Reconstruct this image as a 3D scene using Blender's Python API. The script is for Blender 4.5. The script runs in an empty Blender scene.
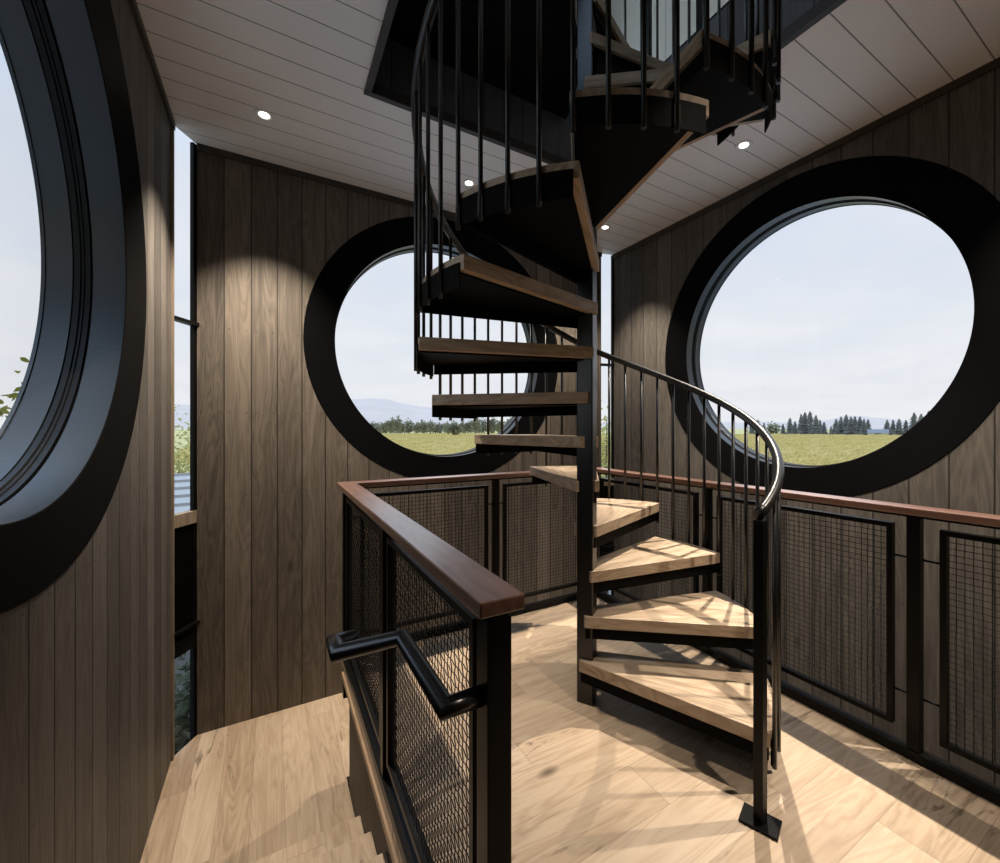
import bpy, bmesh, math, random
from mathutils import Vector, Matrix
random.seed(7)
PI = math.pi
R = math.radians
COL = bpy.context.scene.collection

# ------------------------------------------------------------------ helpers
def link(o, parent=None):
    COL.objects.link(o)
    if parent is not None:
        o.parent = parent
    return o

def tag(o, label=None, cat=None, group=None, kind=None):
    if label: o['label'] = label
    if cat: o['category'] = cat
    if group: o['group'] = group
    if kind: o['kind'] = kind
    return o

def thing(name, label, cat, loc=(0, 0, 0), rz=0.0, group=None):
    o = bpy.data.objects.new(name, None)
    o.empty_display_size = 0.1
    o.location = loc
    o.rotation_euler = (0, 0, rz)
    link(o)
    return tag(o, label, cat, group)

def copy_tree(o, parent=None):
    c = o.copy()
    COL.objects.link(c)
    if parent is not None:
        c.parent = parent
    for ch in list(o.children):
        copy_tree(ch, c)
    return c

class MB:
    def __init__(self):
        self.v = []; self.f = []; self.sm = []
    def add(self, vs, fs, smooth=False):
        b = len(self.v)
        self.v += [tuple(p) for p in vs]
        self.f += [tuple(b + i for i in q) for q in fs]
        self.sm += [smooth] * len(fs)
    def box(self, x0, x1, y0, y1, z0, z1):
        vs = [(x0, y0, z0), (x1, y0, z0), (x1, y1, z0), (x0, y1, z0), (x0, y0, z1), (x1, y0, z1), (x1, y1, z1), (x0, y1, z1)]
        self.add(vs, [(3, 2, 1, 0), (4, 5, 6, 7), (0, 1, 5, 4), (1, 2, 6, 5), (2, 3, 7, 6), (3, 0, 4, 7)])
    def prism(self, pts, z0, z1):
        n = len(pts)
        a = sum(pts[i][0] * pts[(i + 1) % n][1] - pts[(i + 1) % n][0] * pts[i][1] for i in range(n))
        if a < 0: pts = pts[::-1]
        vs = [(x, y, z0) for x, y in pts] + [(x, y, z1) for x, y in pts]
        self.add(vs, [tuple(range(n))[::-1], tuple(range(n, 2 * n))] + [(i, (i + 1) % n, n + (i + 1) % n, n + i) for i in range(n)])
    def tube(self, pts, r, n=10, caps=True, smooth=True):
        pts = [Vector(p) for p in pts]
        rs = r if isinstance(r, (list, tuple)) else [r] * len(pts)
        rings = []; up = None
        for i, p in enumerate(pts):
            if i == 0: d = (pts[1] - p).normalized()
            elif i == len(pts) - 1: d = (p - pts[i - 1]).normalized()
            else:
                d = ((pts[i + 1] - p).normalized() + (p - pts[i - 1]).normalized())
                d = d.normalized() if d.length > 1e-6 else (p - pts[i - 1]).normalized()
            if up is None:
                up = Vector((0, 0, 1)) if abs(d.z) < .9 else Vector((1, 0, 0))
            a = up - d * up.dot(d)
            if a.length < 1e-5:
                a = Vector((0, 1, 0)) - d * d.y
            a.normalize(); up = a
            b = d.cross(a)
            k = 1.0
            if 0 < i < len(pts) - 1:
                c = (pts[i + 1] - p).normalized().dot((p - pts[i - 1]).normalized())
                k = 1.0 / max(.5, math.sqrt(max(0.05, (1 + c) / 2)))
                ax = (pts[i + 1] - p).normalized() - (p - pts[i - 1]).normalized()
                if ax.length > 1e-4: ax.normalize()
                else: k = 1.0
            ring = []
            for j in range(n):
                t = 2 * PI * j / n
                o = (a * math.cos(t) + b * math.sin(t)) * rs[i]
                if k > 1.0: o = o + ax * (o.dot(ax)) * (k - 1)
                ring.append(p + o)
            rings.append(ring)
        vs = [q for ring in rings for q in ring]
        fs = []
        for i in range(len(pts) - 1):
            for j in range(n):
                fs.append((i * n + j, i * n + (j + 1) % n, (i + 1) * n + (j + 1) % n, (i + 1) * n + j))
        self.add(vs, fs, smooth)
        if caps:
            b = len(self.v) - len(vs)
            self.f.append(tuple(b + j for j in range(n))[::-1]); self.sm.append(False)
            self.f.append(tuple(b + (len(pts) - 1) * n + j for j in range(n))); self.sm.append(False)
    def lathe(self, prof, n=128, mat=None, closed=False, smooth=False):
        m = len(prof); vs = []
        for i in range(n):
            t = 2 * PI * i / n
            for r, d in prof:
                p = Vector((r * math.cos(t), r * math.sin(t), d))
                vs.append(mat @ p if mat else p)
        fs = []
        for i in range(n):
            k = (i + 1) % n
            for j in range(m - 1 + (1 if closed else 0)):
                l = (j + 1) % m
                fs.append((i * m + j, k * m + j, k * m + l, i * m + l))
        self.add(vs, fs, smooth)
    def mesh(self, name, mats):
        me = bpy.data.meshes.new(name)
        me.from_pydata(self.v, [], self.f)
        me.polygons.foreach_set('use_smooth', self.sm)
        if not isinstance(mats, (list, tuple)): mats = [mats]
        for m in mats: me.materials.append(m)
        me.update()
        return me
    def build(self, name, mats, parent=None, bevel=0, fixn=False, auto=False):
        me = self.mesh(name, mats)
        if fixn:
            bm = bmesh.new(); bm.from_mesh(me)
            bmesh.ops.recalc_face_normals(bm, faces=bm.faces)
            bm.to_mesh(me); bm.free()
        o = bpy.data.objects.new(name, me)
        link(o, parent)
        if bevel:
            b = o.modifiers.new('edge', 'BEVEL'); b.width = bevel; b.segments = 2; b.limit_method = 'ANGLE'; b.angle_limit = R(40)
        return o

def struct(o):
    o['kind'] = 'structure'; return o

# ------------------------------------------------------------------ materials
class N:
    def __init__(self, name):
        self.m = bpy.data.materials.new(name); self.m.use_nodes = True
        self.t = self.m.node_tree; self.t.nodes.clear()
        self.out = self.new('ShaderNodeOutputMaterial')
    def new(self, t, **k):
        n = self.t.nodes.new(t)
        for a, b in k.items(): setattr(n, a, b)
        return n
    def ln(self, a, b): self.t.links.new(a, b)
    def val(self, x, sock):
        if isinstance(x, (int, float)): sock.default_value = x
        elif isinstance(x, (tuple, list)): sock.default_value = x
        else: self.ln(x, sock)
    def math(self, op, a, b=None, c=None, clamp=False):
        n = self.new('ShaderNodeMath', operation=op); n.use_clamp = clamp
        self.val(a, n.inputs[0])
        if b is not None: self.val(b, n.inputs[1])
        if c is not None: self.val(c, n.inputs[2])
        return n.outputs[0]
    def mix(self, f, a, b, mode='MIX'):
        n = self.new('ShaderNodeMix', data_type='RGBA', blend_type=mode)
        self.val(f, n.inputs[0]); self.val(a, n.inputs[6]); self.val(b, n.inputs[7])
        return n.outputs[2]
    def comb(self, x, y, z):
        n = self.new('ShaderNodeCombineXYZ')
        for i, q in enumerate((x, y, z)): self.val(q, n.inputs[i])
        return n.outputs[0]
    def noise(self, vec, scale, detail=3, rough=.55, dist=0.0):
        n = self.new('ShaderNodeTexNoise')
        self.ln(vec, n.inputs['Vector']); n.inputs['Scale'].default_value = scale
        n.inputs['Detail'].default_value = detail; n.inputs['Roughness'].default_value = rough
        n.inputs['Distortion'].default_value = dist
        return n.outputs[0]
    def ramp(self, f, stops):
        n = self.new('ShaderNodeValToRGB'); self.ln(f, n.inputs[0])
        e = n.color_ramp.elements
        while len(e) < len(stops): e.new(.5)
        for i, (p, c) in enumerate(stops):
            e[i].position = p; e[i].color = c if len(c) == 4 else (*c, 1)
        return n.outputs[0]
    def mapr(self, f, a, b, c=0.0, d=1.0):
        n = self.new('ShaderNodeMapRange'); self.ln(f, n.inputs[0])
        for i, q in enumerate((a, b, c, d)): n.inputs[i + 1].default_value = q
        return n.outputs[0]
    def white(self, v):
        n = self.new('ShaderNodeTexWhiteNoise', noise_dimensions='1D'); self.val(v, n.inputs['W'])
        return n.outputs[0]
    def bsdf(self, color, rough=.5, metal=0.0, spec=.5, normal=None, coat=0.0):
        b = self.new('ShaderNodeBsdfPrincipled')
        self.val(color if not isinstance(color, tuple) or len(color) == 4 else (*color, 1), b.inputs['Base Color'])
        self.val(rough, b.inputs['Roughness']); self.val(metal, b.inputs['Metallic'])
        b.inputs['Specular IOR Level'].default_value = spec
        if coat:
            b.inputs['Coat Weight'].default_value = coat; b.inputs['Coat Roughness'].default_value = .25
        if normal is not None: self.ln(normal, b.inputs['Normal'])
        self.ln(b.outputs[0], self.out.inputs[0])
        return b
    def bump(self, h, strength=.5, dist=.01):
        n = self.new('ShaderNodeBump'); n.inputs['Strength'].default_value = strength; n.inputs['Distance'].default_value = dist
        self.ln(h, n.inputs['Height']); return n.outputs[0]
    def xyz(self):
        tc = self.new('ShaderNodeTexCoord'); s = self.new('ShaderNodeSeparateXYZ')
        self.ln(tc.outputs['Object'], s.inputs[0]); return s.outputs[0], s.outputs[1], s.outputs[2], tc.outputs['Object']

def plank_mat(name, across, along, width, phase, length, cols, rough=.55, groove=.006, grain=1.0, knots=.5, nails=False, joint=.0015, tone=.35, bumps=.35, spec=.4, seed=0.0, gd=.85, cracks=0.0):
    """planks of a given width laid along one axis; colour varies by plank, fine grain, knots, thin joints."""
    n = N(name); X, Y, Z, P = n.xyz(); ax = {'x': X, 'y': Y, 'z': Z}
    a = n.math('DIVIDE', n.math('SUBTRACT', ax[across], phase), width)
    row = n.math('FLOOR', a); fr = n.math('SUBTRACT', a, row)
    rnd = n.white(n.math('ADD', row, 17.3 + seed))
    l = ax[along]
    if length:
        lo = n.math('ADD', n.math('DIVIDE', l, length), n.math('MULTIPLY', rnd, 7.0))
        cell = n.math('FLOOR', lo); lf = n.math('SUBTRACT', lo, cell)
        rnd2 = n.white(n.math('ADD', n.math('MULTIPLY', cell, 3.71), n.math('MULTIPLY', row, 11.13)))
    else:
        cell = None; rnd2 = rnd
    # grain coordinates: stretched along the plank, shifted per plank
    gx = n.math('ADD', n.math('MULTIPLY', ax[across], 26.0), n.math('MULTIPLY', rnd2, 91.0))
    gl = n.math('ADD', n.math('MULTIPLY', l, 1.3), n.math('MULTIPLY', rnd2, 37.0))
    gv = n.comb(gx, gl, n.math('MULTIPLY', rnd2, 13.0))
    g1 = n.noise(gv, 1.0, 5, .62, .6)
    gv2 = n.comb(n.math('MULTIPLY', gx, .28), n.math('MULTIPLY', gl, .6), n.math('MULTIPLY', rnd2, 5.0))
    g2 = n.noise(gv2, 1.0, 3, .5, 1.2)
    rings = n.math('FRACT', n.math('MULTIPLY', g2, 9.0))
    rings = n.math('ABSOLUTE', n.math('SUBTRACT', rings, .5))
    f = n.math('ADD', n.math('MULTIPLY', g1, .65 * grain), n.math('MULTIPLY', rings, .5 * grain))
    f = n.math('ADD', f, n.math('MULTIPLY', n.math('SUBTRACT', rnd2, .5), tone))
    f = n.math('ADD', f, .5 - .45 * grain, clamp=True)
    c = n.ramp(f, [(.1, cols[0]), (.5, cols[1]), (.9, cols[2])])
    if knots:
        kv = n.comb(n.math('ADD', n.math('MULTIPLY', ax[across], 3.4), n.math('MULTIPLY', rnd2, 7.7)), n.math('ADD', n.math('MULTIPLY', l, 1.5), n.math('MULTIPLY', rnd2, 3.1)), 0.0)
        vo = n.new('ShaderNodeTexVoronoi'); vo.inputs['Scale'].default_value = 1.0; n.ln(kv, vo.inputs['Vector'])
        k = n.mapr(vo.outputs['Distance'], .035, .10, 1.0, 0.0)
        k = n.math('MULTIPLY', k, n.math('GREATER_THAN', n.white(n.math('MULTIPLY', vo.outputs['Color'], 31.0)), .45))
        c = n.mix(n.math('MULTIPLY', k, knots), c, (*[q * .35 for q in cols[0][:3]], 1))
    if cracks:
        kv = n.comb(n.math('ADD', n.math('MULTIPLY', ax[across], 17.0), n.math('MULTIPLY', rnd2, 31.0)), n.math('MULTIPLY', l, 2.6), n.math('MULTIPLY', rnd2, 9.0))
        kr = n.noise(kv, 1.0, 4, .6, 1.6)
        big = n.noise(n.comb(n.math('MULTIPLY', ax[across], 2.1), n.math('MULTIPLY', l, 1.1), rnd2), 1.0, 2)
        km = n.math('MULTIPLY', n.mapr(kr, .56, .64), n.mapr(big, .46, .58))
        c = n.mix(n.math('MULTIPLY', km, cracks), c, (*[q * .38 for q in cols[0][:3]], 1))
        tint = n.noise(n.comb(n.math('MULTIPLY', ax[across], 1.7), n.math('MULTIPLY', l, .8), n.math('MULTIPLY', rnd2, 3.0)), 1.0, 3)
        c = n.mix(n.mapr(tint, .40, .66, 0.0, .35), c, (*cols[0][:3], 1))
    edge = n.math('MINIMUM', fr, n.math('SUBTRACT', 1.0, fr))
    em = n.mapr(edge, groove / width * .35, groove / width, 1.0, 0.0)
    if length:
        le = n.math('MINIMUM', lf, n.math('SUBTRACT', 1.0, lf))
        em = n.math('MAXIMUM', em, n.mapr(le, joint / length * .4, joint / length, 1.0, 0.0))
    if nails:
        nz = n.math('FRACT', n.math('DIVIDE', l, .61)); nz = n.math('MULTIPLY', n.math('ABSOLUTE', n.math('SUBTRACT', nz, .5)), .61)
        na = n.math('MULTIPLY', n.math('ABSOLUTE', n.math('SUBTRACT', n.math('ABSOLUTE', n.math('SUBTRACT', fr, .5)), .32)), width)
        d = n.math('SQRT', n.math('ADD', n.math('POWER', nz, 2.0), n.math('POWER', na, 2.0)))
        c = n.mix(n.mapr(d, .003, .006, .85, 0.0), c, (.015, .012, .01, 1))
    c = n.mix(n.math('MULTIPLY', em, gd), c, (cols[0][0] * .12, cols[0][1] * .12, cols[0][2] * .12, 1))
    h = n.math('SUBTRACT', n.math('MULTIPLY', f, .12), em)
    n.bsdf(c, n.math('ADD', rough - .08, n.math('MULTIPLY', g1, .16)), spec=spec, normal=n.bump(h, bumps, .006))
    return n.m

def wood_mat(name, along, cols, rough=.4, scale=1.0, spec=.45, coat=0.0):
    n = N(name); X, Y, Z, P = n.xyz(); ax = {'x': X, 'y': Y, 'z': Z}
    info = n.new('ShaderNodeObjectInfo'); rnd = info.outputs['Random']
    sc = {k: (1.4 if k == along else 22.0) * scale for k in 'xyz'}
    v = n.comb(*[n.math('ADD', n.math('MULTIPLY', ax[k], sc[k]), n.math('MULTIPLY', rnd, 40.0)) for k in 'xyz'])
    g = n.noise(v, 1.0, 5, .6, .8)
    v2 = n.comb(*[n.math('ADD', n.math('MULTIPLY', ax[k], (1.0 if k == along else 7.0) * scale), n.math('MULTIPLY', rnd, 23.0)) for k in 'xyz'])
    g2 = n.math('ABSOLUTE', n.math('SUBTRACT', n.math('FRACT', n.math('MULTIPLY', n.noise(v2, 1.0, 2, .5, 1.0), 8.0)), .5))
    f = n.math('ADD', n.math('MULTIPLY', g, .75), n.math('MULTIPLY', g2, .45), clamp=True)
    c = n.ramp(f, [(.2, cols[0]), (.5, cols[1]), (.8, cols[2])])
    n.bsdf(c, rough, spec=spec, normal=n.bump(g, .12, .003), coat=coat)
    return n.m

def plain(name, col, rough=.5, metal=0.0, spec=.5, var=.0, vscale=8.0):
    n = N(name); X, Y, Z, P = n.xyz()
    g = n.noise(P, vscale, 3)
    c = n.mix(g, (*[q * (1 - var) for q in col], 1), (*[min(1, q * (1 + var)) for q in col], 1))
    n.bsdf(c, n.math('ADD', rough - .05, n.math('MULTIPLY', g, .1)), metal, spec)
    return n.m

def emit(name, col, s):
    n = N(name); e = n.new('ShaderNodeEmission'); e.inputs[0].default_value = (*col, 1); e.inputs[1].default_value = s
    n.ln(e.outputs[0], n.out.inputs[0]); return n.m

def glass_mat(name, tint=(1, 1, 1)):
    n = N(name)
    t = n.new('ShaderNodeBsdfTransparent'); t.inputs[0].default_value = (*tint, 1)
    g = n.new('ShaderNodeBsdfGlossy'); g.inputs['Roughness'].default_value = .02
    lw = n.new('ShaderNodeFresnel'); lw.inputs[0].default_value = 1.35
    mx = n.new('ShaderNodeMixShader'); geo = n.new('ShaderNodeNewGeometry'); n.ln(n.math('MULTIPLY', n.math('MULTIPLY', lw.outputs[0], .7), n.math('SUBTRACT', 1.0, geo.outputs['Backfacing'])), mx.inputs[0]); n.ln(t.outputs[0], mx.inputs[1]); n.ln(g.outputs[0], mx.inputs[2])
    n.ln(mx.outputs[0], n.out.inputs[0]); return n.m

def leaf_mat(name, a, b, trans=.3):
    n = N(name); info = n.new('ShaderNodeObjectInfo'); X, Y, Z, P = n.xyz()
    g = n.noise(P, 2.5, 4, .7)
    c = n.mix(n.mapr(g, .3, .7), (*a, 1), (*b, 1))
    d = n.new('ShaderNodeBsdfDiffuse'); n.ln(c, d.inputs[0])
    t = n.new('ShaderNodeBsdfTranslucent'); n.ln(c, t.inputs[0])
    mx = n.new('ShaderNodeMixShader'); mx.inputs[0].default_value = trans
    n.ln(d.outputs[0], mx.inputs[1]); n.ln(t.outputs[0], mx.inputs[2]); n.ln(mx.outputs[0], n.out.inputs[0])
    return n.m

GREY_WOOD = [(.040, .0345, .030), (.093, .080, .068), (.160, .139, .119)]
OAK = [(.25, .175, .112), (.46, .345, .240), (.60, .48, .36)]
M = {}
M['wall_x'] = plank_mat('weathered boards across x', 'x', 'z', .167, -.307, 0, [(.046, .037, .0295), (.116, .093, .072), (.195, .159, .124)], .6, .0062, 1.0, .55, True, tone=.38, seed=3)  # lit version of the boards: warm downlight tone painted into the colours
M['wall_y'] = plank_mat('weathered boards across y', 'y', 'z', .185, 1.079, 0, GREY_WOOD, .6, .0062, 1.0, .55, True, tone=.38, seed=9)
M['wall_l'] = plank_mat('weathered boards left', 'y', 'z', .160, 3.62, 0, GREY_WOOD, .6, .0062, 1.0, .55, True, tone=.38, seed=5)
M['post_wood'] = wood_mat('weathered trim', 'z', [(.13, .1, .07), (.22, .17, .12), (.30, .24, .17)], .6)
M['dark_board_x'] = plank_mat('dark stained boards x', 'x', 'z', .155, .0, 0, [(.055, .056, .058), (.09, .091, .092), (.13, .13, .13)], .5, .005, .8, .0, tone=.3)
M['dark_board_y'] = plank_mat('dark stained boards y', 'y', 'z', .155, .0, 0, [(.055, .056, .058), (.09, .091, .092), (.13, .13, .13)], .5, .005, .8, .0, tone=.3)
M['fascia_l'] = plank_mat('fascia boards', 'y', 'z', .19, .1, 0, [(.022, .016, .012), (.042, .031, .023), (.065, .049, .036)], .6, .004, .8, .2, tone=.3)
M['floor'] = plank_mat('oak floor', 'y', 'x', .215, .035, 2.1, OAK, .42, .0012, .9, .95, False, tone=.34, bumps=.12, spec=.4, gd=.5, cracks=.75)
M['floor_l'] = plank_mat('oak landing floor', 'x', 'y', .165, -.44, 2.0, OAK, .42, .0016, .85, .8, False, tone=.34, bumps=.12, spec=.4, gd=.5, cracks=.75)
M['tread'] = wood_mat('oak tread', 'x', OAK, .42, .9)
M['rail'] = wood_mat('red hardwood rail', 'x', [(.088, .039, .023), (.170, .081, .051), (.25, .132, .09)], .36, 1.0, .5, 1.0)
M['nosing'] = wood_mat('oak edge', 'y', [(.22, .14, .08), (.34, .225, .13), (.45, .31, .19)], .45)
M['steel'] = plain('black steel', (.0036, .0034, .0033), .36, 0, .16, .15)
M['steel_bar'] = plain('black steel bar', (.006, .0055, .005), .3, 0, .6, .15)
M['steel_soft'] = plain('black painted ring', (.0035, .0035, .0038), .45, 0, .035, .1, 3)
M['steel_matte'] = plain('matte black steel plate', (.0032, .003, .003), .6, 0, .06, .1, 3)
M['reveal'] = plain('black painted reveal', (.010, .0125, .0155), .32, 0, .48, .08, 3)
M['gasket'] = plain('rubber gasket', (.004, .004, .004), .7)
M['wire'] = plain('black woven wire', (.004, .0038, .0036), .45, 0, .12, .1)
M['ceil'] = plank_mat('white painted boards', 'y', 'x', .165, .045, 0, [(.80, .77, .725), (.84, .81, .765), (.87, .84, .795)], .45, .0042, .2, .0, tone=.15, bumps=.4)
M['ceil_up'] = plank_mat('white painted upper boards', 'y', 'x', .165, .045, 0, [(.72, .72, .72), (.76, .76, .76), (.80, .80, .80)], .5, .005, .2, .0, tone=.2)
M['white_x'] = plank_mat('white wall boards x', 'x', 'z', .3, 0, 0, [(.70, .71, .72), (.75, .76, .77), (.80, .80, .81)], .5, .004, .2, .0, tone=.2)
M['white_y'] = plank_mat('white wall boards y', 'y', 'z', .3, 0, 0, [(.70, .71, .72), (.75, .76, .77), (.80, .80, .81)], .5, .004, .2, .0, tone=.2)
M['light_trim'] = plain('white lamp trim', (.75, .74, .72), .4)
M['lens'] = emit('lamp lens', (1, .93, .82), 9)
M['glass'] = glass_mat('window glass')
M['glass_dark'] = glass_mat('tinted glass', (.70, .70, .70))
M['spandrel'] = plain('black back painted glass', (.002, .002, .002), .5, 0, .05)

# ------------------------------------------------------------------ dimensions
VL, VR, UB, UN = -.573, 3.395, 3.804, -.30
ZC, ZL, ZU = 3.42, -.76, 3.876
CX, CY = 1.401, 1.759            # spiral axis
WZ, RO, RI = 2.13, 1.222, .975   # round windows
TH = .32

# ------------------------------------------------------------------ camera
cam = bpy.data.cameras.new('camera'); co = bpy.data.objects.new('camera', cam); COL.objects.link(co)
cam.sensor_fit = 'HORIZONTAL'; cam.sensor_width = 36; cam.lens = 36 * .428436
cam.shift_x = -.028617; cam.shift_y = -.00326
cam.clip_start = .02; cam.clip_end = 9000
co.location = (0, 0, 1.41); co.rotation_euler = (R(90), 0, -R(30.788))
bpy.context.scene.camera = co

# ------------------------------------------------------------------ walls with round openings
def wall_round(name, mat, s0, s1, z0, z1, sc, zc, rad, place, TH, n=96):
    """s = coordinate along the wall, place(s, z, d) -> point, d = depth outwards (0 inside face)."""
    angs = sorted(set([2 * PI * i / n for i in range(n)] + [math.atan2(b - zc, a - sc) % (2 * PI) for a in (s0, s1) for b in (z0, z1)]))
    inner = []; outer = []
    for t in angs:
        ct, st = math.cos(t), math.sin(t)
        inner.append((sc + rad * ct, zc + rad * st))
        k = 1e9
        if ct > 1e-9: k = min(k, (s1 - sc) / ct)
        if ct < -1e-9: k = min(k, (s0 - sc) / ct)
        if st > 1e-9: k = min(k, (z1 - zc) / st)
        if st < -1e-9: k = min(k, (z0 - zc) / st)
        outer.append((sc + k * ct, zc + k * st))
    m = MB(); q = len(angs); vs = []
    for d in (0, TH):
        vs += [place(a, b, d) for a, b in inner] + [place(a, b, d) for a, b in outer]
    fs = []
    for i in range(q):
        j = (i + 1) % q
        fs += [(i, j, q + j, q + i), (2 * q + i, 3 * q + i, 3 * q + j, 2 * q + j), (q + i, q + j, 3 * q + j, 3 * q + i), (i, 2 * q + i, 2 * q + j, j)]
    m.add(vs, fs)
    return struct(m.build(name, mat, fixn=True))

pl_left = lambda s, z, d: (VL - d, s, z)
pl_right = lambda s, z, d: (VR + d, s, z)
pl_back = lambda s, z, d: (s, UB + d, z)
SLU, SLV = 3.624, -.464      # left corner slit
SRU, SRV = 3.765, 3.235      # right corner slit
wall_round('wall_left', M['wall_l'], UN - .3, SLU, -2.6, ZC + .12, 1.76, WZ, 1.1925, pl_left, .30)
wall_round('wall_right', M['wall_y'], UN - .3, SRU, -2.6, ZC + .12, 1.785, WZ - .03, 1.2225, pl_right, .225)
wall_round('wall_back', M['wall_x'], SLV, SRV, -2.6, ZC + .12, 1.42, WZ, 1.2185, pl_back, .225)
m = MB(); m.box(VL - TH, VR + TH, UN - TH, UN, -2.6, ZC + .12); struct(m.build('wall_front', M['wall_x']))

def round_window(name, mat4, rec, RI, RO, ins):
    """local z points outwards"""
    root = bpy.data.objects.new(name, None); link(root); struct(root)
    a, b = rec * .42, rec * .64
    m = MB()
    m.lathe([(RI, .003), (RI + .003, .0), (RO - .004, -.031), (RO, -.027), (RO, rec - .02), (RI + .016, rec - .02), (RI + .016, .003)], 180, mat4, True)
    o = m.build('ring_frame', M['steel_soft'], root)
    m = MB()
    m.lathe([(RI, .0032), (RI, a), (RI + .010, a), (RI + .010, rec + .004), (RI + .0155, rec + .004), (RI + .0155, .0032)], 180, mat4, True)
    r1 = m.build('reveal', M['reveal'], root)
    m = MB()
    w = (b - a)
    m.lathe([(RI + .009, a + .006), (RI - .2 * ins, a + .010), (RI - .2 * ins, a + w * .45), (RI - .55 * ins, a + w * .5), (RI - .55 * ins, a + w * .62), (RI - ins, a + w * .68), (RI - ins, b - .004), (RI - .3 * ins, b - .004), (RI - .3 * ins, b + .004), (RI + .009, b + .004)], 160, mat4)
    m.build('groove_ring', M['steel'], root)
    m = MB()
    m.lathe([(RI - .2 * ins, b + .005), (RI - .55 * ins, b + .008), (RI - .55 * ins, rec - .006), (RI - .9 * ins, rec - .004), (RI - .9 * ins, rec + .008), (RI + .009, rec + .008)], 160, mat4)
    m.build('sash_frame', M['reveal'], root)
    m = MB(); n = 96
    vs = [mat4 @ Vector(((RI - .002) * math.cos(2 * PI * i / n), (RI - .002) * math.sin(2 * PI * i / n), d)) for d in (rec - .001, rec + .005) for i in range(n)]
    m.add(vs, [tuple(range(n)), tuple(range(n, 2 * n))[::-1]])
    m.build('pane', M['glass'], root)
    for ob in root.children_recursive: ob['kind'] = 'structure'
    return root

def basis(origin, ex, ey, ez):
    mt = Matrix(((ex[0], ey[0], ez[0], origin[0]), (ex[1], ey[1], ez[1], origin[1]), (ex[2], ey[2], ez[2], origin[2]), (0, 0, 0, 1)))
    return mt
round_window('window_1', basis((VL - .028, 1.76, WZ), (0, 1, 0), (0, 0, 1), (-1, 0, 0)), .270, .975, 1.192, .017)
round_window('window_2', basis((1.42, UB + .028, WZ), (1, 0, 0), (0, 0, 1), (0, 1, 0)), .185, .985, 1.218, .009)
round_window('window_3', basis((VR + .028, 1.785, WZ - .03), (0, 1, 0), (0, 0, 1), (1, 0, 0)), .185, .988, 1.222, .009)

# ------------------------------------------------------------------ corner slit windows
def slit(name, p0, p1, left):
    """p0 on one wall end, p1 on the other; a tall strip of panes across the corner."""
    root = bpy.data.objects.new(name, None); link(root); struct(root)
    P0, P1 = Vector((*p0, 0)), Vector((*p1, 0)); d = (P1 - P0); L = d.length; d.normalize()
    nrm = Vector((-d.y, d.x, 0)) if left else Vector((-d.y, d.x, 0))
    rz = math.atan2(d.y, d.x)
    mt = Matrix.Translation(P0) @ Matrix.Rotation(rz, 4, 'Z')
    def put(mb, nm, mat):
        o = mb.build(nm, mat, root); o.matrix_world = mt; o['kind'] = 'structure'; return o
    fw = .026
    y0 = .006
    m = MB(); m.box(L - fw + .004, L + .012, y0 + .002, y0 + .026, -2.6, ZC); put(m, 'frame', M['steel'])
    m = MB(); m.box(-.015, .006, y0 + .002, y0 + .026, -2.6, ZC); put(m, 'frame', M['steel'])
    m = MB(); m.box(-.01, L + .012, y0 - .018, y0 + .03, 2.13, 2.155); put(m, 'transom', M['steel'])
    m = MB(); m.box(-.01, L - .002, y0 - .006, y0 + .05, .745, .83); put(m, 'sill', M['post_wood'])
    m = MB(); m.box(0, L, y0 + .005, y0 + .04, -.105, .745); put(m, 'spandrel_panel', M['spandrel'])
    m = MB(); m.box(-.01, L + .015, y0 - .022, y0 + .05, .03, .05); put(m, 'transom', M['steel'])
    m = MB(); m.box(0, L, y0 - .004, y0 + .05, -.125, -.02); put(m, 'dark_sill', M['steel'])
    m = MB(); m.box(.006, L - fw, y0 + .012, y0 + .018, .83, ZC); put(m, 'pane', M['glass'])
    m = MB(); m.box(.006, L - fw, y0 + .012, y0 + .018, -2.5, -.125); put(m, 'pane', M['glass_dark'])
    return root
slit('window_4', (VL, SLU), (SLV, UB), True)
slit('window_5', (SRV, UB), (VR, SRU), False)
# pale end posts of the boarding beside the slits
m = MB(); m.box(VL - .001, VL + .012, SLU - .035, SLU + .004, ZL, ZC - .05); struct(m.build('trim_1', M['post_wood']))
# dark trim where the walls meet the ceiling
def bar(p0, p1, w, z0, z1, name, mat):
    a, b = Vector((*p0, 0)), Vector((*p1, 0)); d = (b - a).normalized(); nn = Vector((-d.y, d.x, 0)) * w
    m = MB(); m.prism([(a.x, a.y), (b.x, b.y), (b.x + nn.x, b.y + nn.y), (a.x + nn.x, a.y + nn.y)], z0, z1)
    return struct(m.build(name, mat))
M['trim_wood'] = plain('dark trim wood', (.045, .036, .029), .55, 0, .4, .2)
bar((VL, UN), (VL, SLU), -.018, ZC - .045, ZC, 'trim_2', M['trim_wood'])
bar((SLV, UB), (SRV, UB), -.018, ZC - .045, ZC, 'trim_3', M['trim_wood'])
bar((VR, SRU), (VR, UN), -.018, ZC - .045, ZC, 'trim_4', M['trim_wood'])

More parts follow.
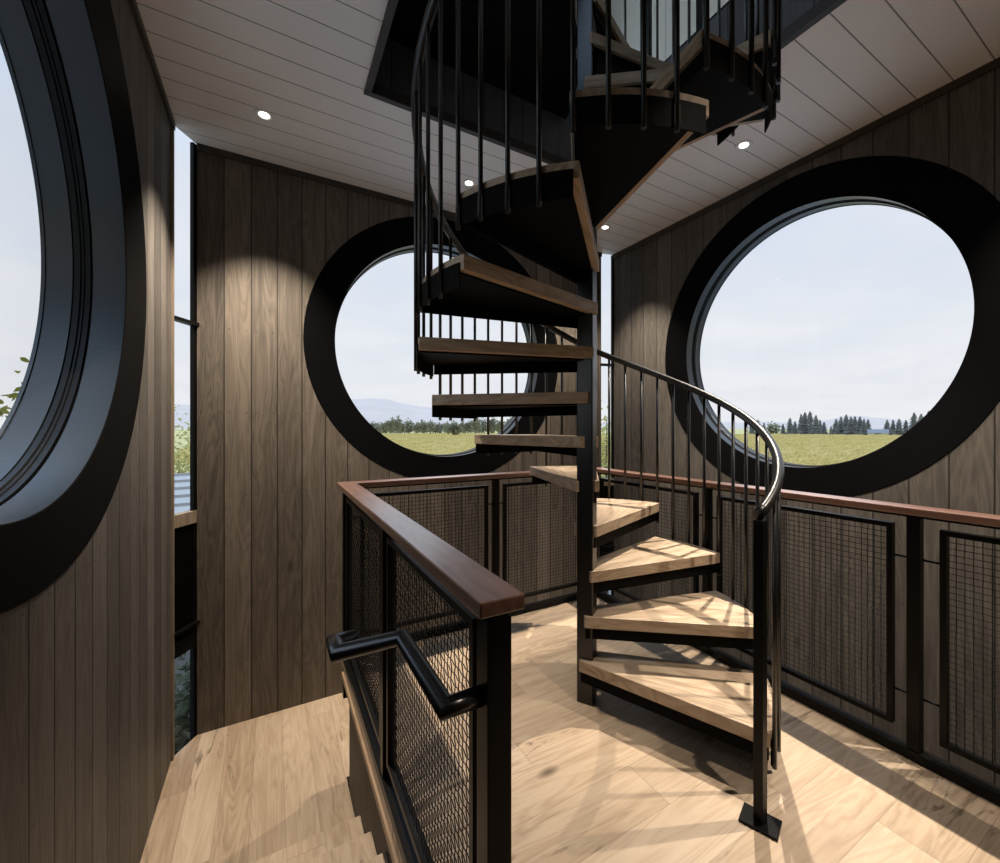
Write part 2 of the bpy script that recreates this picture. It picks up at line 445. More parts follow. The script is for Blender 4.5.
# ------------------------------------------------------------------ floors
FE = .362          # edge of the main floor along the guard
STEP = [1.21, 1.50, 1.79, 2.08, 2.37]
m = MB(); m.prism([(FE, UN), (2.40, UN), (2.40, 2.885), (FE, 2.885)], -.045, 0)
m.box(VL, FE, UN, STEP[0], -.045, 0)
struct(m.build('floor', M['floor']))
m = MB(); m.prism([(VL, 2.0), (.390, 2.0), (.390, 2.87), (.80, 2.87), (.80, UB), (SLV, UB), (VL, SLU)], ZL - .05, ZL)
struct(m.build('floor_landing', M['floor_l']))
m = MB(); m.box(VL, VR, 2.9, UB, -2.7, -2.6); m.box(2.42, VR, UN, 2.9, -2.7, -2.6); struct(m.build('floor_lower', M['floor']))
# panelled fascia below the floor edge
m = MB(); m.box(.392, .43, .9, 2.76, -2.6, -.06); struct(m.build('wall_stair', M['fascia_l']))
m = MB(); m.box(.43, 2.36, 2.80, 2.84, -2.6, -.06); m.box(2.36, 2.395, UN, 2.84, -2.6, -.06); struct(m.build('wall_stairwell', M['wall_x']))
m = MB(); m.box(.352, .385, STEP[0] + .03, 2.78, -.085, -.050); struct(m.build('trim_5', M['nosing'], bevel=.002))
m = MB(); m.box(.366, .41, .80, 2.86, -.05, .004); m.box(.37, 2.38, 2.84, 2.89, -.25, .002); struct(m.build('trim_6', M['steel']))

# short flight from the landing up to the main floor
t = thing('stair_flight', 'short oak flight rising from landing between left wall and guardrail', 'stairs', (0, 0, 0))
RS = -ZL / 5
for i, u in enumerate(STEP[:0:-1]):
    z = ZL + RS * (i + 1)
    m = MB(); m.box(VL + .004, .390, u - .31, u, z - .04, z); m.build('tread', M['floor_l'], t, bevel=.003)
for i, u in enumerate(STEP[::-1]):
    z = ZL + RS * i
    m = MB(); m.box(VL + .004, .390, u - .04, u - .02, z + .001, z + RS - .041); m.build('riser', M['nosing'], t)
# flight going on down behind the guard along the back wall
t2 = thing('stair_flight', 'oak flight going down behind the back guardrail along the back wall', 'stairs', (0, 0, 0))
for i in range(8):
    z = ZL - .19 * (i + 1); x = .80 + .28 * i
    m = MB(); m.box(x, x + .31, 2.90, UB - .004, z - .045, z); m.build('tread', M['floor'], t2, bevel=.003)

# ------------------------------------------------------------------ ceiling with square stair opening
OX0, OX1, OY0, OY1 = .494, 2.272, .872, 2.677
CORN = [(VL - .01, UN - .05), (VR + .01, UN - .05), (VR + .01, SRU - .004), (SRV - .004, UB + .01), (SLV + .004, UB + .01), (VL - .01, SLU - .004)]
HOLE = [(OX0 - .027, OY0 - .027), (OX1 + .027, OY0 - .027), (OX1 + .027, OY1 + .027), (OX0 - .027, OY1 + .027)]
def holed_slab(name, mat, z0, z1):
    bm = bmesh.new()
    for z in (z0, z1):
        es = []
        for P in (CORN, HOLE):
            vv = [bm.verts.new((x, y, z)) for x, y in P]
            es += [bm.edges.new((vv[a], vv[(a + 1) % len(vv)])) for a in range(len(vv))]
        bmesh.ops.triangle_fill(bm, use_beauty=True, use_dissolve=False, edges=es)
    bm.verts.ensure_lookup_table()
    n_ = len(CORN); q_ = n_ + 4
    for a in range(n_): bm.faces.new([bm.verts[t_] for t_ in (a, (a + 1) % n_, q_ + (a + 1) % n_, q_ + a)])
    for a in range(4): bm.faces.new([bm.verts[n_ + t_] for t_ in (a, (a + 1) % 4, q_ + (a + 1) % 4, q_ + a)])
    bmesh.ops.recalc_face_normals(bm, faces=bm.faces)
    me = bpy.data.meshes.new(name); bm.to_mesh(me); bm.free(); me.materials.append(mat)
    return struct(link(bpy.data.objects.new(name, me)))
holed_slab('ceiling', M['ceil'], ZC, ZU - .085)
# lining boards of the opening, with a lower edge board
m = MB(); m.box(OX0, OX1, OY1, OY1 + .025, ZC, ZU); m.box(OX0, OX1, OY0 - .025, OY0, ZC, ZU); struct(m.build('trim_7', M['dark_board_x']))
m = MB(); m.box(OX0 - .025, OX0, OY0, OY1, ZC, ZU); m.box(OX1, OX1 + .025, OY0, OY1, ZC, ZU); struct(m.build('trim_8', M['dark_board_y']))
m = MB()
m.box(OX0 - .03, OX1 + .03, OY1 - .008, OY1 + .03, ZC - .012, ZC + .05); m.box(OX0 - .03, OX1 + .03, OY0 - .03, OY0 + .008, ZC - .012, ZC + .05)
m.box(OX0 - .03, OX0 + .008, OY0, OY1, ZC - .012, ZC + .05); m.box(OX1 - .008, OX1 + .03, OY0, OY1, ZC - .012, ZC + .05)
struct(m.build('trim_9', M['trim_wood']))
# upper floor
m = MB()
m.box(VL, OX0 - .03, UN, UB, ZU - .08, ZU); m.box(OX1 + .03, VR, UN, UB, ZU - .08, ZU); m.box(OX0 - .03, OX1 + .03, OY1 + .03, UB, ZU - .08, ZU); m.box(OX0 - .03, OX1 + .03, UN, OY0 - .03, ZU - .08, ZU)
struct(m.build('floor_upper', M['floor']))
# upper room: boarded white walls with wide glazing on the left and back
ZT = 6.7
m = MB(); m.box(VR, VR + TH, UN - TH, UB + TH, ZU, ZT); struct(m.build('wall_upper_right', M['white_y']))
m = MB(); m.box(VL - TH, VR + TH, UN - TH, UN, ZU, ZT); struct(m.build('wall_upper_front', M['white_x']))
def glazed(name, mat, glassname, horizontal, a0, a1, b0, b1, lo, hi):
    m = MB()
    def bx(s0, s1, z0, z1, mb, d0=0.0, d1=TH):
        if horizontal: mb.box(s0, s1, UB + d0, UB + d1, z0, z1)
        else: mb.box(VL - d1, VL - d0, s0, s1, z0, z1)
    bx(a0, a1, ZU, lo, m); bx(a0, a1, hi, ZT, m); bx(a0, b0, lo, hi, m); bx(b1, a1, lo, hi, m)
    struct(m.build(name, mat))
    r = bpy.data.objects.new(glassname, None); link(r); struct(r)
    m = MB(); k = 3
    for i in range(k + 1):
        s = b0 + (b1 - b0) * i / k; bx(s - .025, s + .025, lo, hi, m, .08, .15)
    bx(b0, b1, lo, lo + .05, m, .08, .15); bx(b0, b1, hi - .05, hi, m, .08, .15)
    struct(m.build('frame', M['steel'], r))
    m = MB(); bx(b0, b1, lo, hi, m, .11, .12); struct(m.build('pane', M['glass'], r))
glazed('wall_upper_back', M['white_x'], 'window_6', True, VL - TH, VR + TH, -.3, 3.0, 4.3, 6.5)
glazed('wall_upper_left', M['white_y'], 'window_7', False, UN, UB, 0.0, 3.5, 4.3, 6.5)
m = MB(); m.box(VL - TH, VR + TH, UN - TH, UB + TH, ZT, ZT + .2); struct(m.build('ceiling_upper', M['ceil_up']))
# ------------------------------------------------------------------ recessed downlights
LP = [(-.05, 3.23), (1.378, 3.267), (2.851, 3.29), (2.869, 1.83), (1.40, .30), (2.86, .30)]
LL = ['recessed ceiling spotlight at the left beside the tall left corner window', 'recessed ceiling spotlight seen through the stair balusters near back window',
      'recessed ceiling spotlight in the far right corner beside a tread edge', 'recessed ceiling spotlight over the right guardrail by the right round window',
      'recessed ceiling spotlight over the entry in the middle of front wall', 'recessed ceiling spotlight by the front wall at the right guardrail']
proto = None
for i, (x, y) in enumerate(LP):
    if proto is None:
        proto = d = thing('downlight', LL[0], 'ceiling light', (x, y, ZC), 0, 'recessed ceiling spotlights')
        m = MB(); m.lathe([(.029, -.0012), (.042, -.006), (.056, -.005), (.060, -.0005), (.029, -.0005)], 40, None); m.build('trim_ring', M['light_trim'], d)
        m = MB(); m.lathe([(.0, -.0024), (.030, -.0024)], 32, None); m.v = [(a, b, c) for a, b, c in m.v]; m.build('lamp_lens', M['lens'], d)
    else:
        d = copy_tree(proto); d.location = (x, y, ZC); d['label'] = LL[i]
SPOT = [500, 170, 300, 570, 110, 390]
for (x, y), e in zip(LP, SPOT):
    l = bpy.data.lights.new('spot', 'SPOT'); l.energy = e; l.color = (1, .88, .73); l.spot_size = R(80); l.spot_blend = .75; l.shadow_soft_size = .014
    o = bpy.data.objects.new('spot', l); o.location = (x, y, ZC - .012); COL.objects.link(o)

# ------------------------------------------------------------------ spiral staircase
A0, DA, RISE, HB = 287.0, 30.07, .228, 16.1
ST = thing('spiral_staircase', 'black steel spiral staircase with oak treads winding up through the ceiling opening', 'spiral staircase', (CX, CY, 0))
m = MB(); m.prism([(.060 * math.cos(R(-55.5 + 45 + 90 * q)), .060 * math.sin(R(-55.5 + 45 + 90 * q))) for q in range(4)], .001, 5.0)
m.build('center_column', M['steel_bar'], ST, bevel=.006)
def pol(r, deg): return (r * math.cos(R(deg)), r * math.sin(R(deg)))
def tread_poly(rin, rout, hb, n=12, off=95):
    pts = [pol(rin, -hb - off)]
    pts += [pol(rout, -hb + 2 * hb * i / n) for i in range(n + 1)]
    pts += [pol(rin, hb + off)]
    return pts
m = MB(); m.prism(tread_poly(.064, .851, HB), -.058, 0); tread_me = m.mesh('tread', M['tread'])
m = MB()
pp = [pol(.046, -HB - 95)] + [pol(.846, -HB + .9 + (2 * HB - 3.0) * i / 12) for i in range(13)] + [pol(.030, HB + 95)]
m.prism(pp, -.066, -.0585)
f0, f1 = Vector((*pol(.050, -HB - 95), 0)), Vector((*pol(.843, -HB + .9), 0))
fd = (f1 - f0).normalized(); fn = Vector((-fd.y, fd.x, 0)) * .009
m.prism([(f0.x, f0.y), (f1.x, f1.y), (f1.x + fn.x, f1.y + fn.y), (f0.x + fn.x, f0.y + fn.y)], -.116, -.0662)
pan_me = m.mesh('steel_pan', M['steel_matte'])
m = MB(); n = 12
vs = [(*pol(r, -HB + .3 + (2 * HB - 1.6) * i / n), z) for r in (.852, .858) for z in (-.124, -.030) for i in range(n + 1)]
q = n + 1; fs = []
for i in range(n):
    fs += [(i, q + i, q + i + 1, i + 1), (2 * q + i, 2 * q + i + 1, 3 * q + i + 1, 3 * q + i), (q + i, 3 * q + i, 3 * q + i + 1, q + i + 1), (i, i + 1, 2 * q + i + 1, 2 * q + i)]
fs += [(0, 2 * q, 3 * q, q), (n, q + n, 3 * q + n, 2 * q + n)]
m.add(vs, fs); band_me = m.mesh('edge_band', M['steel_matte'])
NT = 16
for k in range(1, NT + 1):
    tr = bpy.data.objects.new('tread', tread_me); link(tr, ST)
    tr.location = (0, 0, RISE * k); tr.rotation_euler = (0, 0, R(A0 + HB + DA * (k - 1)))
    b = tr.modifiers.new('edge', 'BEVEL'); b.width = .003; b.segments = 2; b.limit_method = 'ANGLE'; b.angle_limit = R(40)
    for nm, me in (('steel_pan', pan_me), ('edge_band', band_me)):
        link(bpy.data.objects.new(nm, me), tr)
# balusters: one square-ended round bar with its bracket, four to a tread
def zrail(t_):
    z = 1.232
    if t_ < 298.5: return z - .0062 * (298.5 - t_)
    z += .0067 * (min(t_, 410) - 298.5)
    if t_ > 410: z += .0082 * (min(t_, 530) - 410)
    if t_ > 530: z += RISE / DA * (t_ - 530)
    return z
RB = .862
th = 3.5 + 7.5 * 38
while th < 766:
    k = min(NT, int((th - A0) // DA) + 1)
    zt = RISE * k
    zr = zrail(th) - .016
    m = MB(); m.tube([(0, 0, zt - .140), (0, 0, zr)], .0088, 10)
    m.box(-.0038, .004, -.010, .010, zt - .118, zt - .052)
    o = m.build('baluster', M['steel_bar'], ST); o.location = (*pol(RB, th), 0); o.rotation_euler = (0, 0, R(th))
    th += 7.5
pts = []
for i in range(0, 165):
    t_ = 276.6 + (768 - 276.6) * i / 164
    z = zrail(t_)
    pts.append((*pol(RB, t_), z))
m = MB(); m.tube(pts, .0205, 14); m.build('handrail', M['steel_bar'], ST)
px, py = pol(.872, 276.2)
m = MB(); m.prism([(px + a * .017 * math.cos(.09) - b * .017 * math.sin(.09), py + a * .017 * math.sin(.09) + b * .017 * math.cos(.09)) for a, b in ((-1, -1), (1, -1), (1, 1), (-1, 1))], .010, 1.082)
m.build('newel_post', M['steel'], ST, bevel=.002)
m = MB(); ca, sa = math.cos(R(-70)), math.sin(R(-70))
m.prism([(px + a * ca - b * sa, py + a * sa + b * ca) for a, b in ((-.062, -.045), (.062, -.045), (.062, .045), (-.062, .045))], 0.0, .011)
m.build('base_plate', M['steel'], ST, bevel=.002)
# upper landing plate
poly = [(-.02, -.07), pol(.85, 57), (.53, OY1 - CY - .002), (OX0 - CX + .002, OY1 - CY - .002), (OX0 - CX + .002, -.07)]
m = MB(); m.prism(poly, ZU - .095, ZU - .03); m.build('landing_plate', M['steel_matte'], ST)
m = MB(); m.prism([(x * .995, y * .995) for x, y in poly], ZU - .03, ZU); m.build('landing_deck', M['tread'], ST)

# ------------------------------------------------------------------ guardrails
def wire_mesh(x0, x1, z0, z1, pitch=.025, r=.0015, amp=.0016):
    m = MB()
    nx = int(round((x1 - x0) / pitch)); nz = int(round((z1 - z0) / pitch))
    px_, pz_ = (x1 - x0) / nx, (z1 - z0) / nz
    for i in range(1, nx):
        x = x0 + i * px_
        m.tube([(x, amp * (1 if (i + j) % 2 else -1), z0 + j * pz_) for j in range(nz + 1)], r, 4, False, True)
    for j in range(1, nz):
        z = z0 + j * pz_
        m.tube([(x0 + i * px_, amp * (-1 if (i + j) % 2 else 1), z) for i in range(nx + 1)], r, 4, False, True)
    return m
def guardrail(label, loc, rz, posts, panels, rail_poly, base, newels=(), zt=1.076):
    g = thing('guardrail', label, 'guardrail', loc, rz)
    m = MB(); m.prism(rail_poly, zt - .032, zt); m.build('rail_cap', M['rail'], g, bevel=.004)
    m = MB(); m.box(base[0], base[1], -.016, .016, zt - .045, zt - .0325); m.build('rail_plate', M['steel'], g)
    m = MB(); m.box(base[0], base[1], -.027, .027, .003, .045); m.build('base_rail', M['steel'], g, bevel=.002)
    for x in posts:
        h = .027 if x in newels else .0225
        m = MB(); m.box(x - h, x + h, -h, h, .046, zt - .0455); m.build('post', M['steel'], g, bevel=.002)
    for x0, x1 in panels:
        z0, z1, w, dpt = .116, .995, .021, .016
        m = MB()
        m.box(x0, x0 + w, -dpt, dpt, z0, z1); m.box(x1 - w, x1, -dpt, dpt, z0, z1)
        m.box(x0 + w, x1 - w, -dpt, dpt, z0, z0 + w); m.box(x0 + w, x1 - w, -dpt, dpt, z1 - w, z1)
        pf = m.build('panel_frame', M['steel'], g)
        wire_mesh(x0 + w, x1 - w, z0 + w, z1 - w).build('wire_mesh', M['wire'], pf)
        for z in (.27, .855):
            for xa in (x0 - .055, x1):
                m = MB(); m.tube([(xa, 0, z), (xa + .055, 0, z)], .005, 8); m.build('standoff_pin', M['steel'], pf)
    return g
GX, GY, GR = .388, 2.84, 2.347
HW = .05
# stair-side guard: local x = world y, local y = -world x
y0 = .755
Lg = GY - y0
guardrail('nearest guardrail, its reddish hardwood cap ending beside the black stair handrail', (GX, y0, 0), PI / 2,
          [.035, 1.745 - y0, Lg], [(.862 - y0, 1.690 - y0), (1.80 - y0, GY - .08 - y0)],
          [(-.008, -HW), (-.008, HW), (Lg + HW, HW), (Lg - HW, -HW)], (.002, Lg + .02), (.035,))
Lb = GR - GX
guardrail('guardrail with wire mesh along the back, below the back round window', (GX, GY, 0), 0,
          [1.02], [(.08, .955), (1.085, Lb - .08)],
          [(-HW + .0015, HW), (HW + .0015, -HW), (Lb - HW - .0015, -HW), (Lb + HW - .0015, HW)], (.032, Lb - .032))
Lr = GY - UN - .007
guardrail('long guardrail with wire mesh panels on the right below the right round window', (GR, UN + .003, 0), PI / 2,
          [.02, .722 - UN, 1.737 - UN, GY - UN], [(.07, .640 - UN), (.795 - UN, 1.662 - UN), (1.812 - UN, GY - .08 - UN)],
          [(0, -HW), (0, HW), (Lr - HW, HW), (Lr + HW, -HW)], (0, Lr + .02))
# guard round the opening upstairs
def guard_up(label, loc, rz, L):
    g = thing('guardrail', label, 'guardrail', loc, rz)
    m = MB(); m.box(0, L, -.05, .05, 1.036, 1.076); m.build('rail_cap', M['rail'], g, bevel=.004)
    m = MB(); m.box(0, L, -.025, .025, .003, .045); m.build('base_rail', M['steel'], g)
    for i in range(5):
        x = .03 + (L - .06) * i / 4
        m = MB(); m.box(x - .0175, x + .0175, -.0175, .0175, .046, 1.035); m.build('post', M['steel'], g)
guard_up('upstairs guardrail along the right edge of the ceiling opening', (OX1 + .05, OY0, ZU), PI / 2, OY1 - OY0)

# stair handrail fixed to the near guard
hx = .285
hr = thing('stair_handrail', 'black tube handrail with mitred returns on the stair side of nearest guardrail', 'handrail', (hx, .79, 0))
def tubeobj(pts, r, name):
    m = MB(); m.tube(pts, r, 18); return m.build(name, M['steel_bar'], hr)
o_ = .79
tubeobj([(.3595 - hx, 0.0, .872), (0, 0, .872), (0, 1.115 - o_, .872), (-.152, 1.115 - o_, .872), (-.152, 1.176 - o_, .872), (-.100, 1.176 - o_, .872)], .0195, 'tube')

# ------------------------------------------------------------------ outdoors
GZ = -5.0
yaw = R(30.788); c_, s_ = math.cos(yaw), math.sin(yaw)
def at(x, dist):
    """ground point on the bearing that the photograph shows at column x"""
    k = (x - 528.6) / 428.4
    dx, dy = k * c_ + s_, c_ - k * s_
    l = math.hypot(dx, dy)
    return dx / l * dist, dy / l * dist
n = N('field ground'); X, Y, Z, P = n.xyz()
g = n.noise(P, .05, 5, .7); g2 = n.noise(P, .5, 5, .75)
c = n.mix(n.mapr(g, .3, .7), (.40, .37, .14, 1), (.56, .50, .24, 1)); c = n.mix(n.mapr(g2, .42, .66, 0, .8), c, (.62, .54, .30, 1))
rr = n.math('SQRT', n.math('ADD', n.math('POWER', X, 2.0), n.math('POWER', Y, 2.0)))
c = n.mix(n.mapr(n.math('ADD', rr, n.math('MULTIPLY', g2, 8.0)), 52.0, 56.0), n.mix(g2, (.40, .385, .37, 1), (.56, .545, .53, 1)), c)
n.bsdf(c, .95, spec=.1); M['field'] = n.m
m = MB(); S = 6000; m.box(-S, S, -S, S, GZ - 1, GZ); struct(m.build('ground', M['field']))
M['vine'] = leaf_mat('vine leaves', (.50, .42, .14), (.92, .78, .42), .45)
rnd = random.Random(3)
LONE = at(454.5, 300)
m = MB()
ca, sa = math.cos(R(-38)), math.sin(R(-38))      # rows run across the view
for i in range(0, 120):
    d = 62 + i * 3.2
    half = d * .95 + 20
    nseg = int(2 * half / 3.2)
    vs = []; fs = []
    for j in range(nseg + 1):
        s = -half + j * 3.2
        h = 1.3 + rnd.uniform(-.6, .8); w = .55 + rnd.uniform(-.15, .25); k = rnd.uniform(-.3, .3)
        # frame: forward (sin52, cos52)
        fx, fy = math.sin(R(42)), math.cos(R(42)); sx, sy = fy, -fx
        bx, by = fx * d + sx * s, fy * d + sy * s
        vs += [(bx - fx * w, by - fy * w, GZ + .25), (bx + fx * k * .5, by + fy * k * .5, GZ + h), (bx + fx * w, by + fy * w, GZ + .25)]
        if j and 57 < math.hypot(bx, by) < 405 and math.hypot(bx - LONE[0], by - LONE[1]) > 9:
            b = 3 * (j - 1)
            fs += [(b, b + 3, b + 4, b + 1), (b + 1, b + 4, b + 5, b + 2)]
    m.add(vs, fs)
vr = m.build('vineyard_rows', M['vine'])
tag(vr, 'rows of yellow green grapevines covering the field outside the round windows', 'vineyard', kind='stuff')
# hills
def hills(name, x0, x1, dist, f, col, mat):
    m = MB(); vs = []; fs = []; n_ = 90
    for i in range(n_ + 1):
        x = x0 + (x1 - x0) * i / n_
        h = f(x)
        a = at(x, dist); b = at(x, dist + 500); c = at(x, dist + 1400)
        vs += [(a[0], a[1], GZ - 5), (b[0], b[1], GZ + h * .55), (c[0], c[1], GZ + h * 1.0), (c[0] * 1.2, c[1] * 1.2, GZ - 5)]
        if i:
            q_ = 4 * (i - 1)
            fs += [(q_ + j, q_ + 4 + j, q_ + 5 + j, q_ + 1 + j) for j in range(3)]
    m.add(vs, fs, True)
    return struct(m.build(name, mat))
M['hill'] = plain('haze toned hills', (.54, .46, .42), .95, 0, .05, .12, .004)  # distance haze is painted into this pale base colour
def hb_(x):
    return 250 * (1.0 - .25 * abs((x - 395) / 180) ** 1.3 + .06 * math.sin(x * .045) + .03 * math.sin(x * .13 + 1)) if x < 640 else 150
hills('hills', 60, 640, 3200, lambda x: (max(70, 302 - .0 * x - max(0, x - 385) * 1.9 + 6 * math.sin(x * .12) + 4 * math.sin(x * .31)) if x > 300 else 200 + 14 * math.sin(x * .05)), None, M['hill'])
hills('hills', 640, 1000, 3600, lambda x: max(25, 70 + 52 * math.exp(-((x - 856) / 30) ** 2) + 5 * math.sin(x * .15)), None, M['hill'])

# distant trees, each one a thing
M['conifer'] = leaf_mat('conifer needles', (.13, .132, .125), (.24, .24, .225), .1)  # dark needles lightened to grey, with distance haze put into the colour
M['broad'] = leaf_mat('broad leaves', (.20, .20, .14), (.34, .33, .24), .2)
M['bark'] = plain('bark', (.10, .08, .06), .9)
def conifer(seed):
    r_ = random.Random(seed); m = MB(); n_ = 13; layers = 12
    for i in range(layers):
        f = i / layers
        z0 = .07 + .93 * f; rad = .22 * (1 - f) ** .8 + .012; h = .12
        ring = []
        for j in range(n_):
            t_ = 2 * PI * j / n_ + r_.uniform(-.15, .15); rr = rad * (r_.uniform(.75, 1.25) if j % 2 else r_.uniform(.35, .6))
            ring.append((rr * math.cos(t_), rr * math.sin(t_), z0 - r_.uniform(0, .03)))
        m.add(ring + [(0, 0, min(1.0, z0 + h)), (0, 0, z0 + .01)], [(j, (j + 1) % n_, n_) for j in range(n_)] + [((j + 1) % n_, j, n_ + 1) for j in range(n_)])
    return m.mesh('crown', M['conifer'])
def blob(seed, mat, nl=260):
    r_ = random.Random(seed); m = MB()
    for i in range(nl):
        d = Vector((r_.gauss(0, 1), r_.gauss(0, 1), r_.gauss(0, 1))).normalized() * r_.uniform(.55, 1.0) * (.32 + .1 * math.sin(i))
        p = Vector((d.x * 1.2, d.y * 1.2, .50 + d.z * 1.25)); a = Vector((r_.gauss(0, 1), r_.gauss(0, 1), r_.gauss(0, 1))).normalized(); b = a.orthogonal().normalized()
        s = r_.uniform(.05, .10)
        m.add([p - a * s, p + b * s, p + a * s, p - b * s], [(0, 1, 2, 3)])
    return m.mesh('crown', mat)
m = MB(); m.tube([(0, 0, 0), (0, 0, .9)], [.022, .004], 7); trunk_me = m.mesh('trunk', M['bark'])
m = MB(); m.tube([(0, 0, 0), (.01, 0, .3), (0, .01, .62)], [.03, .022, .008], 7); trunk2_me = m.mesh('trunk', M['bark'])
CON = [conifer(i) for i in range(5)]; BRO = [blob(20 + i, M['broad']) for i in range(3)]
def tree(name, label, cat, x, dist, h, me, tme, group, wide=1.0):
    p = at(x, dist)
    t_ = thing(name, label, cat, (p[0], p[1], GZ), rnd.uniform(0, 6.28), group)
    t_.scale = (h * wide, h * wide, h)
    link(bpy.data.objects.new('crown', me), t_); link(bpy.data.objects.new('trunk', tme), t_)
    return t_
import itertools
DC = itertools.cycle((440, 474, 457, 491, 448, 482, 465))
GA, GB = 'distant conifers past the right field', 'distant trees past the back field'
LA = 'dark conifer in the distant tree line seen through right round window'
for x, yt in ((709, 421), (716, 418), (752, 417), (758, 420), (764, 421), (783, 422), (790, 419), (795, 420), (801, 414), (805, 413), (810, 412), (816, 415), (820, 418), (824, 421), (831, 424), (836, 417), (841, 415), (846, 414), (851, 417), (855, 415), (860, 416), (864, 417), (868, 418), (887, 419), (893, 418), (899, 420), (906, 418), (914, 412), (921, 413), (929, 412), (938, 414)):
    D_ = next(DC); Zc = D_ / math.sqrt(1 + ((x - 528.6) / 428.4) ** 2)
    tree('conifer_tree', LA, 'tree', x, D_, 6.41 + (428.2 - yt) * Zc / 428.4 + rnd.uniform(-1.5, 1.5), rnd.choice(CON), trunk_me, GA, rnd.uniform(1.15, 1.6))
LB = 'hazy tree in the distant line below the hills seen through back round window'
for x, yt in ((372, 421), (378, 422), (384, 420), (391, 418), (397, 416), (402, 420), (409, 417), (416, 423), (424, 422), (431, 421), (440, 423), (447, 421), (454, 420), (460, 423), (468, 420), (476, 417), (484, 418), (492, 416), (500, 419), (510, 417), (520, 418)):
    D_ = next(DC); Zc = D_ / math.sqrt(1 + ((x - 528.6) / 428.4) ** 2)
    con = rnd.random() < .25
    tree('conifer_tree' if con else 'broadleaf_tree', LB, 'tree', x, D_, 6.41 + (428.2 - yt) * Zc / 428.4 + rnd.uniform(-1, 1), rnd.choice(CON) if con else rnd.choice(BRO), trunk_me if con else trunk2_me, GB, rnd.uniform(.9, 1.2) if con else rnd.uniform(.62, .8))
for x in range(374, 524, 6):
    D_ = next(DC) + 60
    tree('broadleaf_tree', 'low grey green tree in the hazy band under the hills in back round window', 'tree', x + rnd.uniform(-1.5, 1.5), D_, rnd.uniform(11, 16), rnd.choice(BRO), trunk2_me, 'low trees past the back field', rnd.uniform(.9, 1.1))
tree('broadleaf_tree', 'single round grey green tree standing in the vineyard before the distant line', 'tree', 454.5, 300, 10.5, BRO[0], trunk2_me, None, 1.25)
tree('broadleaf_tree', 'small bright yellow green tree at left end of the right tree line', 'tree', 773, 430, 12.5, BRO[1], trunk2_me, None, 1.2)
# barn
bx_, by_ = at(878, 425)
bn = thing('barn', 'small pale barn with grey roof among the distant conifers', 'barn', (bx_, by_, GZ), -math.atan2(bx_, by_))
m = MB(); m.box(-6, 6, -5, 5, 0, 3.0); m.build('wall', plain('barn wall', (.5, .5, .5), .8), bn)
m = MB(); m.add([(-6.5, -5.6, 2.8), (6.5, -5.6, 2.8), (6.5, 0, 5.6), (-6.5, 0, 5.6), (-6.5, 5.6, 2.8), (6.5, 5.6, 2.8)], [(0, 1, 2, 3), (3, 2, 5, 4), (0, 3, 4), (1, 5, 2)]); m.build('roof', plain('barn roof', (.16, .17, .19), .6), bn)
m = MB(); m.box(-2, 2, -5.06, -5.0, 0, 2.6); m.build('door', plain('barn door', (.2, .2, .2), .8), bn)

# near trees
def leafy(name, label, cat, loc, h, crown, nl, size, mat, seed, stems=5):
    r_ = random.Random(seed)
    t_ = thing(name, label, cat, loc)
    m = MB(); m2 = MB()
    tips = []
    for i in range(stems):
        a = 2 * PI * i / stems + r_.uniform(-.4, .4)
        e = Vector((crown * .75 * math.cos(a) * r_.uniform(.5, 1), crown * .75 * math.sin(a) * r_.uniform(.5, 1), h * r_.uniform(.65, .98)))
        b = Vector((0, 0, h * r_.uniform(.1, .3)))
        mid = (b + e) / 2 + Vector((0, 0, h * .06))
        m.tube([(0, 0, 0), b, mid, e], [h * .012, h * .010, h * .006, h * .002], 6); tips += [(b, mid, e)]
    for i in range(nl):
        b, mid, e = r_.choice(tips); f = r_.random() ** .6
        p = b.lerp(mid, f * 2) if f < .5 else mid.lerp(e, f * 2 - 1)
        p = p + Vector((r_.gauss(0, 1), r_.gauss(0, 1), r_.gauss(0, 1))) * crown * .17
        a = Vector((r_.gauss(0, 1), r_.gauss(0, 1), r_.gauss(0, .6))).normalized(); q_ = a.orthogonal().normalized(); q_ = Matrix.Rotation(r_.uniform(0, 6.28), 3, a) @ q_
        s = size * r_.uniform(.7, 1.3); s2 = s * .45; nn = a.cross(q_) * s * .2
        m2.add([p - a * s, p - a * .3 * s + q_ * s2 + nn, p + a * .4 * s + q_ * s2 * .8 + nn, p + a * s, p + a * .4 * s - q_ * s2 * .8 + nn, p - a * .3 * s - q_ * s2 + nn], [(0, 1, 2, 3), (0, 3, 4, 5)])
    m.build('branches', M['bark'], t_); m2.build('leaves', mat, t_)
    return t_
M['leaf_a'] = leaf_mat('olive leaves', (.14, .14, .03), (.34, .30, .07), .35)
M['leaf_b'] = leaf_mat('yellow green leaves', (.36, .35, .12), (.64, .58, .26), .35)
M['leaf_c'] = leaf_mat('dark shrub leaves', (.09, .11, .07), (.26, .28, .20), .15)
p = at(-6, 6.2); leafy('leafy_tree', 'olive green tree close outside the left round window', 'tree', (p[0], p[1], GZ), 7.15, 1.05, 5200, .05, M['leaf_a'], 5, 7)
p = at(183, 15.0); leafy('leafy_tree', 'yellow green tree outside the tall left corner window', 'tree', (p[0], p[1], GZ), 7.0, 1.9, 8000, .05, M['leaf_b'], 8, 9)
p = at(606, 17.0); leafy('leafy_tree', 'pale green tree outside the slim window of the far right corner', 'tree', (p[0], p[1], GZ), 7.4, 2.0, 3600, .08, M['leaf_b'], 9, 9)
p = at(184, 6.6); leafy('shrub', 'dense dark leafy shrub below the tall left corner window', 'shrub', (p[0], p[1], GZ), 3.75, .8, 3800, .06, M['leaf_c'], 11, 11)
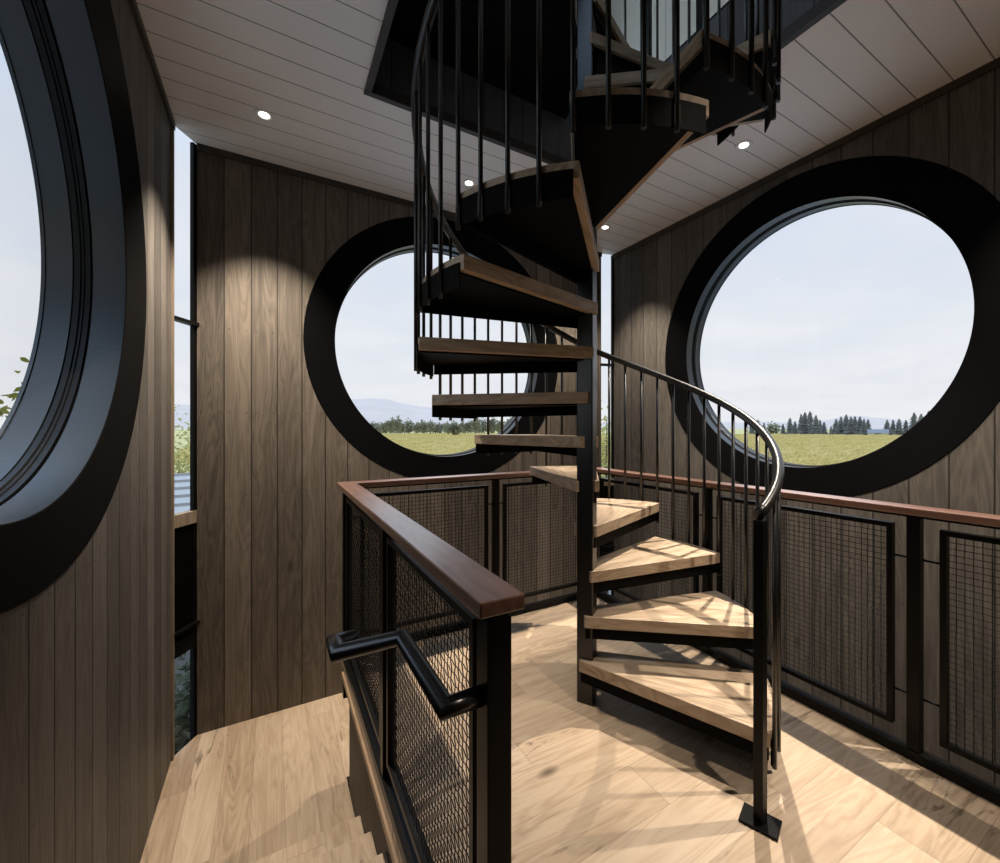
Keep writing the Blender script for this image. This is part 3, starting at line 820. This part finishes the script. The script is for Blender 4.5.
# lower wing with ribbed metal roof
p = at(182, 9.0)
wg = thing('outbuilding', 'low outbuilding with pale ribbed metal roof outside the left corner window', 'building', (p[0], p[1], GZ), math.atan2(p[1], p[0]) - PI / 2)
m = MB(); m.box(-2.2, 2.2, -.3, 2.2, 0, 4.86); m.build('wall', plain('grey render', (.34, .34, .34), .8, var=.1), wg)
m = MB(); a_ = (-.55, 4.84, 2.5, 5.36)
m.add([(-2.4, a_[0], a_[1]), (2.4, a_[0], a_[1]), (2.4, a_[2], a_[3]), (-2.4, a_[2], a_[3]), (-2.4, a_[0], a_[1] + .06), (2.4, a_[0], a_[1] + .06), (2.4, a_[2], a_[3] + .06), (-2.4, a_[2], a_[3] + .06)],
      [(3, 2, 1, 0), (4, 5, 6, 7), (0, 1, 5, 4), (1, 2, 6, 5), (2, 3, 7, 6), (3, 0, 4, 7)])
for i in range(7):
    f = i / 6; yy = a_[0] + (a_[2] - a_[0]) * f; zz = a_[1] + (a_[3] - a_[1]) * f + .06
    m.box(-2.4, 2.4, yy, yy + .06, zz - .02, zz + .05)
m.build('roof', plain('ribbed zinc roof', (.40, .39, .375), .7, 0, .1), wg)

# ------------------------------------------------------------------ sky
w = bpy.data.worlds.new('World'); bpy.context.scene.world = w; w.use_nodes = True
nt = w.node_tree; nt.nodes.clear()
class WN(N):
    def __init__(self):
        self.t = nt; self.out = nt.nodes.new('ShaderNodeOutputWorld')
n = WN()
tc = n.new('ShaderNodeTexCoord'); sp = n.new('ShaderNodeSeparateXYZ'); n.ln(tc.outputs['Generated'], sp.inputs[0])
zz = sp.outputs[2]
base = n.ramp(zz, [(0.0, (.74, .755, .78)), (.18, (.68, .72, .785)), (.42, (.60, .67, .79)), (.62, (.44, .67, 1.0)), (1.0, (.50, .73, 1.0))])
k = n.math('ADD', n.math('MAXIMUM', zz, 0.0), .12)
cv = n.comb(n.math('DIVIDE', sp.outputs[0], k), n.math('DIVIDE', sp.outputs[1], k), 0.0)
cl = n.noise(cv, .9, 6, .55, .4)
cloud = n.mix(n.mapr(cl, .40, .66, 0, .75), base, (.775, .785, .815, 1))
bg = n.new('ShaderNodeBackground'); n.ln(cloud, bg.inputs[0]); n.ln(n.mapr(zz, .50, .85, .97, 2.6), bg.inputs[1])
n.ln(bg.outputs[0], n.out.inputs[0])

# ------------------------------------------------------------------ view
sc = bpy.context.scene
sc.view_settings.view_transform = 'Standard'; sc.view_settings.look = 'None'; sc.view_settings.gamma = 1.0
sc.view_settings.use_curve_mapping = False
sc.view_settings.exposure = 0.22
sc.cycles.max_bounces = 10; sc.cycles.diffuse_bounces = 5; sc.cycles.glossy_bounces = 4; sc.cycles.transparent_max_bounces = 24
sc.cycles.sample_clamp_indirect = 4.0; sc.cycles.caustics_reflective = False; sc.cycles.caustics_refractive = False
sc.cycles.use_denoising = True
